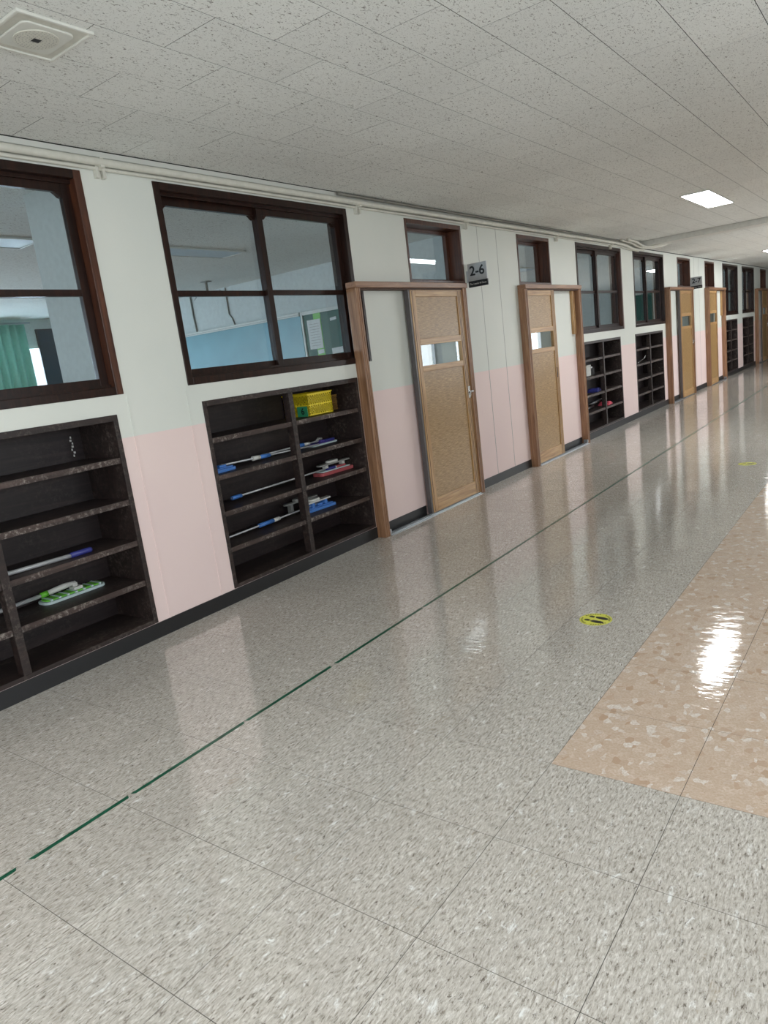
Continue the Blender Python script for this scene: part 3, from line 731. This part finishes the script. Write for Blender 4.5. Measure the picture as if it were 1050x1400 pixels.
# ------------------------------------------------------------------ ceiling fittings
def lamp(x0, x1, y0, y1, z, label, lit=True, name='ceiling_light', group=None):
    e = empty(name, ((x0+x1)/2, (y0+y1)/2, z), label, 'ceiling light', group)
    hx, hy = (x1-x0)/2, (y1-y0)/2; t = 0.014
    MB().box(-hx-t, -hx, -hy-t, hy+t, -0.014, -0.0005).box(hx, hx+t, -hy-t, hy+t, -0.014, -0.0005).box(-hx, hx, -hy-t, -hy, -0.014, -0.0005).box(-hx, hx, hy, hy+t, -0.014, -0.0005).build('lamp_frame', M['white'], e, 0.002)
    MB().box(-hx, hx, -hy, hy, -0.009, -0.0005).build('diffuser', M['lamp'] if lit else M['lampoff'], e)
    return e
lamp(1.605, 1.875, 8.46, 9.74, H, 'bright rectangular ceiling lamp before the beam')
lamp(1.03, 1.30, 17.5, 18.7, H2, 'lit ceiling lamp beyond the beam, cut off by the right edge')
lamp(1.605, 1.875, -0.9, 0.3, H, 'lit ceiling lamp above the near end of the corridor')
lamp(2.9, 3.17, 8.9, 10.1, H, 'lit ceiling lamp just outside the frame on the right')
lamp(2.9, 3.17, 13.6, 14.8, H2, 'added unseen ceiling lamp brightening the mid corridor, beyond the beam on the right side')  # extra unseen lamp, added to lift the corridor's middle stretch
e = empty('ceiling_speaker', (1.05, 1.675, H), 'square pale ceiling speaker with a round grille and dark centre hole', 'speaker')
def ring_sq(m, a, b, z0, z1): 
    m.box(-a, -b, -a, a, z0, z1).box(b, a, -a, a, z0, z1).box(-b, b, -a, -b, z0, z1).box(-b, b, b, a, z0, z1)
m = MB(); ring_sq(m, 0.145, 0.132, -0.012, -0.0005); m.build('outer_frame', M['cream'], e, 0.003)
MB().box(-0.132, 0.132, -0.132, 0.132, -0.006, -0.0005).build('recessed_plate', M['greyp'] if False else M['pipe'], e)
MB().prism(rounded(0, 0, 0.20, 0.20, 0.03), 'z', -0.014, -0.006).build('inner_plate', M['cream'], e, 0.004)
m = MB(); m.prism([(0.078*math.cos(2*PI*k/32), 0.078*math.sin(2*PI*k/32)) for k in range(32)], 'z', -0.018, -0.014); m.build('grille', M['pipe'], e, 0.002)
m = MB()
for r, n in ((0.022, 10), (0.034, 16), (0.046, 22), (0.058, 28), (0.068, 32)):
    for k in range(n):
        t = 2*PI*k/n; m.box(r*math.cos(t)-0.0014, r*math.cos(t)+0.0014, r*math.sin(t)-0.0014, r*math.sin(t)+0.0014, -0.0186, -0.018)
tag(m.build('grille_holes', M['greyp'], e), kind='stuff')
MB().box(-0.012, 0.012, -0.014, 0.014, -0.0195, -0.018).build('centre_hole', M['ink'], e)

# ------------------------------------------------------------------ conduit along the wall top
def conduit(label, pts, r, mat='pipe', name='conduit_pipe', clips=()):
    e = empty(name, pts[0], label, 'pipe'); o = Vector(pts[0])
    MB().tube([tuple(Vector(p)-o) for p in pts], r, 12).build('pipe_run', M[mat], e, smooth=True)
    for y in clips:
        MB().box(0.0, 0.03, -0.03, -0.012, -0.075, -0.012).box(0.0, 0.03, 0.012, 0.03, -0.075, -0.012).box(0.0, 0.008, -0.012, 0.012, -0.075, -0.012).box(0.0, r+0.037, -0.012, 0.012, -0.026, 0.026).build('pipe_clip', M['pipe'], e, 0.002, loc=(-o.x, y-o.y, 2.688-o.z))
def smoothpath(pts, n=6):
    out = []; P = [Vector(p) for p in pts]
    for i in range(len(P)-1):
        p0 = P[max(i-1, 0)]; p1 = P[i]; p2 = P[i+1]; p3 = P[min(i+2, len(P)-1)]
        for k in range(n):
            t = k/n; out.append(tuple(0.5*((2*p1)+(-p0+p2)*t+(2*p0-5*p1+4*p2-p3)*t*t+(-p0+3*p1-3*p2+p3)*t**3)))
    out.append(tuple(P[-1])); return out
conduit('thick cream pipe clipped along the top of the left wall', smoothpath([(0.045, -5.9, 2.690), (0.045, 3, 2.690), (0.045, 8, 2.695), (0.045, 11.0, 2.70), (0.05, 11.5, 2.690), (0.06, 11.9, 2.650), (0.10, 12.3, 2.640)], 5), 0.021, clips=(2.57, 4.88, 6.63, 8.93, 10.95))
conduit('thinner cream pipe beneath the thick one along the wall top', smoothpath([(0.016, -5.9, 2.664), (0.016, 5, 2.664), (0.016, 9.5, 2.668), (0.016, 11.2, 2.672), (0.03, 11.6, 2.650), (0.05, 12.2, 2.625)], 5), 0.011)
conduit('dark grey cable squeezed between pipe and ceiling', smoothpath([(0.055, 4.6, 2.732), (0.055, 8.0, 2.734), (0.06, 11.0, 2.736), (0.09, 11.6, 2.72), (0.14, 12.0, 2.66), (0.2, 12.3, 2.655), (0.26, 12.5, 2.68)], 5), 0.011, 'cable', 'cable_run')
conduit('cream hose bending under the beam at the wall, middle of three', smoothpath([(0.10, 11.2, 2.735), (0.11, 11.6, 2.72), (0.14, 11.9, 2.67), (0.20, 12.15, 2.645), (0.32, 12.4, 2.66), (0.38, 12.6, 2.695)], 5), 0.016, name='cable_hose')
conduit('cream hose bending under the beam at the wall, nearest the corridor', smoothpath([(0.16, 11.3, 2.738), (0.17, 11.7, 2.72), (0.21, 11.95, 2.665), (0.3, 12.15, 2.655), (0.44, 12.35, 2.68), (0.48, 12.5, 2.695)], 5), 0.016, name='cable_hose')

# ------------------------------------------------------------------ far / right walls of the corridor
holes_r = [(y-1.05, y+1.05, 0.95, 2.35) for y in WIN_R]
pierced_wall('wall_right', XR, XR+0.22, Y0, Y1, 0, H+0.05, holes_r, M['cream'], label='right corridor wall with windows, behind the camera', cat='wall')
for k, y in enumerate(WIN_R):
    e = empty('window_%d' % (20+k), (XR, y, 0.95), 'unseen corridor window in the right wall, placed to let in daylight', 'window', 'corridor windows behind the camera', 'structure')
    MB().box(0.0, 0.08, -1.05, -1.0, 0, 1.4).box(0.0, 0.08, 1.0, 1.05, 0, 1.4).box(0.0, 0.08, -1.0, 1.0, 0, 0.05).box(0.0, 0.08, -1.0, 1.0, 1.35, 1.4).box(0.02, 0.06, -0.025, 0.025, 0.05, 1.35).build('window_frame', M['alu'], e)
MB_end = MB().box(-0.2, XR+0.3, Y1, Y1+0.2, 0, 2.9).build('wall_end', M['cream']); tag(MB_end, 'end wall of the corridor', 'wall', kind='structure')
pb = MB().box(0.0, XR, Y0-0.2, Y0, 0, 0.7).box(0.0, XR, Y0-0.2, Y0, 2.5, 2.9).box(0.0, 0.9, Y0-0.2, Y0, 0.7, 2.5).box(4.3, XR, Y0-0.2, Y0, 0.7, 2.5).build('wall_back', M['cream'])
tag(pb, 'wall behind the camera with a wide window opening', 'wall', kind='structure')

# ------------------------------------------------------------------ classrooms behind the left wall
RX = -7.0
rf = MB().box(RX, -WT, -2.2, 25.8, -0.1, 0.0).build('classroom_floor', M['roomfloor']); tag(rf, 'wooden floor of the classrooms behind the left wall', 'floor', kind='structure')
rc = MB().box(RX, -WT, -2.2, 25.8, 2.68, 2.78).build('classroom_ceiling', M['ceil']); tag(rc, 'pale classroom ceiling seen through the windows', 'ceiling', kind='structure')
for k, (a, b) in enumerate([(-2.21, -2.03), (7.06, 7.24), (16.26, 16.44), (25.6, 25.78)]):
    tag(MB().box(RX, -WT, a, b, 0, 2.68).build('wall_partition', M['roomwall']), ['near end wall of the first classroom', 'front wall of the first classroom carrying its boards', 'wall between the second and third classrooms', 'end wall of the third classroom'][k], 'wall', kind='structure')
hr = []
for (a, b) in ROOM_Y:
    for k in range(3):
        yc = a+(b-a)*(k+0.5)/3; hr.append((yc-0.95, yc+0.95, 1.0, 2.3))
pierced_wall('wall_outer', RX-0.2, RX, -2.2, 25.8, 0, 2.78, hr, M['roomwall'], label='outer classroom wall with daylight windows', cat='wall')
for k, h in enumerate(hr):
    e = empty('window_%d' % (40+k), (RX, (h[0]+h[1])/2, 1.0), 'outer classroom window with pale frame', 'window', 'outer classroom windows', 'structure')
    MB().box(-0.08, 0.01, -0.95, -0.90, 0, 1.3).box(-0.08, 0.01, 0.90, 0.95, 0, 1.3).box(-0.08, 0.01, -0.9, 0.9, 0, 0.05).box(-0.08, 0.01, -0.9, 0.9, 1.25, 1.3).box(-0.06, 0, -0.025, 0.025, 0.05, 1.25).build('window_frame', M['white'], e)
# pillars against the corridor wall
for k, (y, l) in enumerate([(2.52, 'pale pillar inside the first classroom seen through the leftmost window'), (11.5, 'pale pillar inside the second classroom behind the window past the oak door'), (20.7, 'pale pillar inside the third classroom')]):
    tag(MB().box(-0.70, -WT, y, y+0.38, 0, 2.68).build('pillar', M['roomwall'], bevel=0.004), l, 'pillar', kind='structure')
def curtain(y0, y1, label):
    e = empty('curtain', (RX+0.10, y0, 0.75), label, 'curtain'); n = int((y1-y0)/0.012); m = MB()
    pts = []
    for k in range(n+1):
        y = (y1-y0)*k/n; pts.append((0.035*math.sin(k*0.62)+0.012*math.sin(k*0.23), y))
    b = 0
    for s, z in ((1, 0.0), (1, 1.85)):
        m.v += [(x, y, z) for x, y in pts]
    N = len(pts)
    for k in range(N-1): m.f.append((k, k+1, N+k+1, N+k)); m.mi.append(0)
    o = m.build('curtain_cloth', M['curtain'], e, smooth=True); so = o.modifiers.new('thick', 'SOLIDIFY'); so.thickness = 0.003
    MB().tube([(0, -0.1, 1.87), (0, y1-y0+0.1, 1.87)], 0.012, 8).build('curtain_rail', M['alu'], e)
curtain(5.05, 5.72, 'mint green gathered curtain seen through the lower left window pane')
curtain(14.9, 15.6, 'mint green curtain in the second classroom, far side')
e = empty('wall_board', (RX+0.005, 5.92, 1.45), 'dark rectangular board on the far classroom wall right of the curtain', 'board')
MB().box(0, 0.03, 0, 0.45, 0, 1.08).build('board_frame', M['darkstuff'], e, 0.003); MB().box(0.03, 0.034, 0.02, 0.43, 0.02, 1.06).build('board_face', M['tv'], e)
def board_set(yf, tagt):
    # boards on the classroom front wall (faces -y)
    e = empty('whiteboard', (-6.4, yf, 0.95), 'long pale blue board with white rail on the %s classroom front wall' % tagt, 'board')
    MB().box(0, 3.72, -0.03, -0.001, 0, 1.17).build('board_face', M['board'], e)
    MB().box(-0.02, 3.72, -0.05, -0.001, 1.17, 1.215).box(-0.02, 3.72, -0.08, -0.001, -0.05, 0).build('board_rail', M['alu'] if False else M['white'], e, 0.003)
    MB().box(0, 3.72, -0.055, -0.05, 1.185, 1.19).build('rail_groove', M['greyp'], e)
    e = empty('chalkboard', (-2.66, yf, 0.95), 'dark green board with papers right of the pale blue board in the %s classroom' % tagt, 'board')
    MB().box(0.03, 1.9, -0.03, -0.001, 0, 1.17).build('board_face', M['green'], e)
    MB().box(0, 0.03, -0.045, -0.001, -0.05, 1.215).box(0.03, 1.9, -0.045, -0.001, 1.17, 1.215).box(0.03, 1.9, -0.08, -0.001, -0.05, 0).build('board_frame', M['white'], e, 0.003)
    MB().box(0.20, 0.32, -0.032, -0.030, 0, 1.17).build('light_strip', M['lime'], e)
    pp = empty('notice_paper', (-2.57, yf-0.034, 1.69), 'white sheet of lines pinned at the left of the green board, %s classroom' % tagt, 'paper')
    MB().box(0, 0.22, -0.002, 0, 0, 0.36).build('sheet', M['paper'], pp)
    m = MB()
    for k in range(9): m.box(0.03, 0.19, -0.0025, -0.002, 0.04+k*0.033, 0.044+k*0.033)
    m.build('printed_lines', M['greyp'], pp)
    for (x, z, w_, h_, l) in ((-2.19, 2.0, 0.10, 0.035, 'small white slip high on the green board'), (-2.45, 1.62, 0.10, 0.05, 'small white card below the pinned sheet'), (-2.22, 1.60, 0.22, 0.07, 'wide white card low on the green board')):
        tag(MB().prism([(x, z), (x+w_, z+0.01), (x+w_, z+h_+0.01), (x, z+h_)], 'y', yf-0.034, yf-0.031).build('note_card', M['paper']), l+', %s classroom' % tagt, 'paper')
board_set(7.06, 'first'); board_set(16.26, 'second')
# cables hanging on the front wall and projector arm
e = empty('projector_mount', (-3.55, 6.35, 2.68), 'small metal projector bracket hanging from the first classroom ceiling', 'bracket')
MB().box(-0.05, 0.05, -0.05, 0.05, -0.012, 0).build('ceiling_plate', M['greyp'], e)
MB().tube([(0, 0, -0.01), (0, 0, -0.13)], 0.016, 10).build('drop_pole', M['cable'], e)
MB().box(-0.2, 0.22, -0.012, 0.012, -0.15, -0.13).box(-0.02, 0.02, -0.16, 0.16, -0.15, -0.13).tube([(-0.2, 0, -0.14), (-0.28, 0, -0.19)], 0.008, 8).tube([(0.22, 0, -0.14), (0.28, 0.02, -0.18)], 0.008, 8).build('bracket_arms', M['polewhite'], e)
tag(MB().tube([(-4.72, 7.05, 2.67), (-4.72, 7.05, 2.40), (-4.70, 7.05, 2.17)], 0.012, 8).build('wall_cable', M['cable']), 'grey cable running down the first classroom front wall, left of two', 'cable')
tag(MB().tube([(-3.98, 7.05, 2.67), (-3.98, 7.05, 2.32), (-3.93, 7.05, 2.26), (-3.90, 7.05, 2.17)], 0.009, 8).build('wall_cable', M['cable']), 'grey cable with a kink above the pale blue board, right of two', 'cable')
for r, t in ((0, 'first'), (1, 'second'), (2, 'third')):
    for i, x in enumerate((-1.95, -4.6)):
        for j, y in enumerate((2.62, 4.75, 0.4)):
            lamp(x-0.16, x+0.16, y+9.2*r-0.6, y+9.2*r+0.6, 2.68, 'unlit panel lamp on the %s classroom ceiling, %s row, %s' % (t, ('corridor side', 'outer side')[i], ('middle', 'nearest the boards', 'rearmost')[j]), False, 'classroom_light')
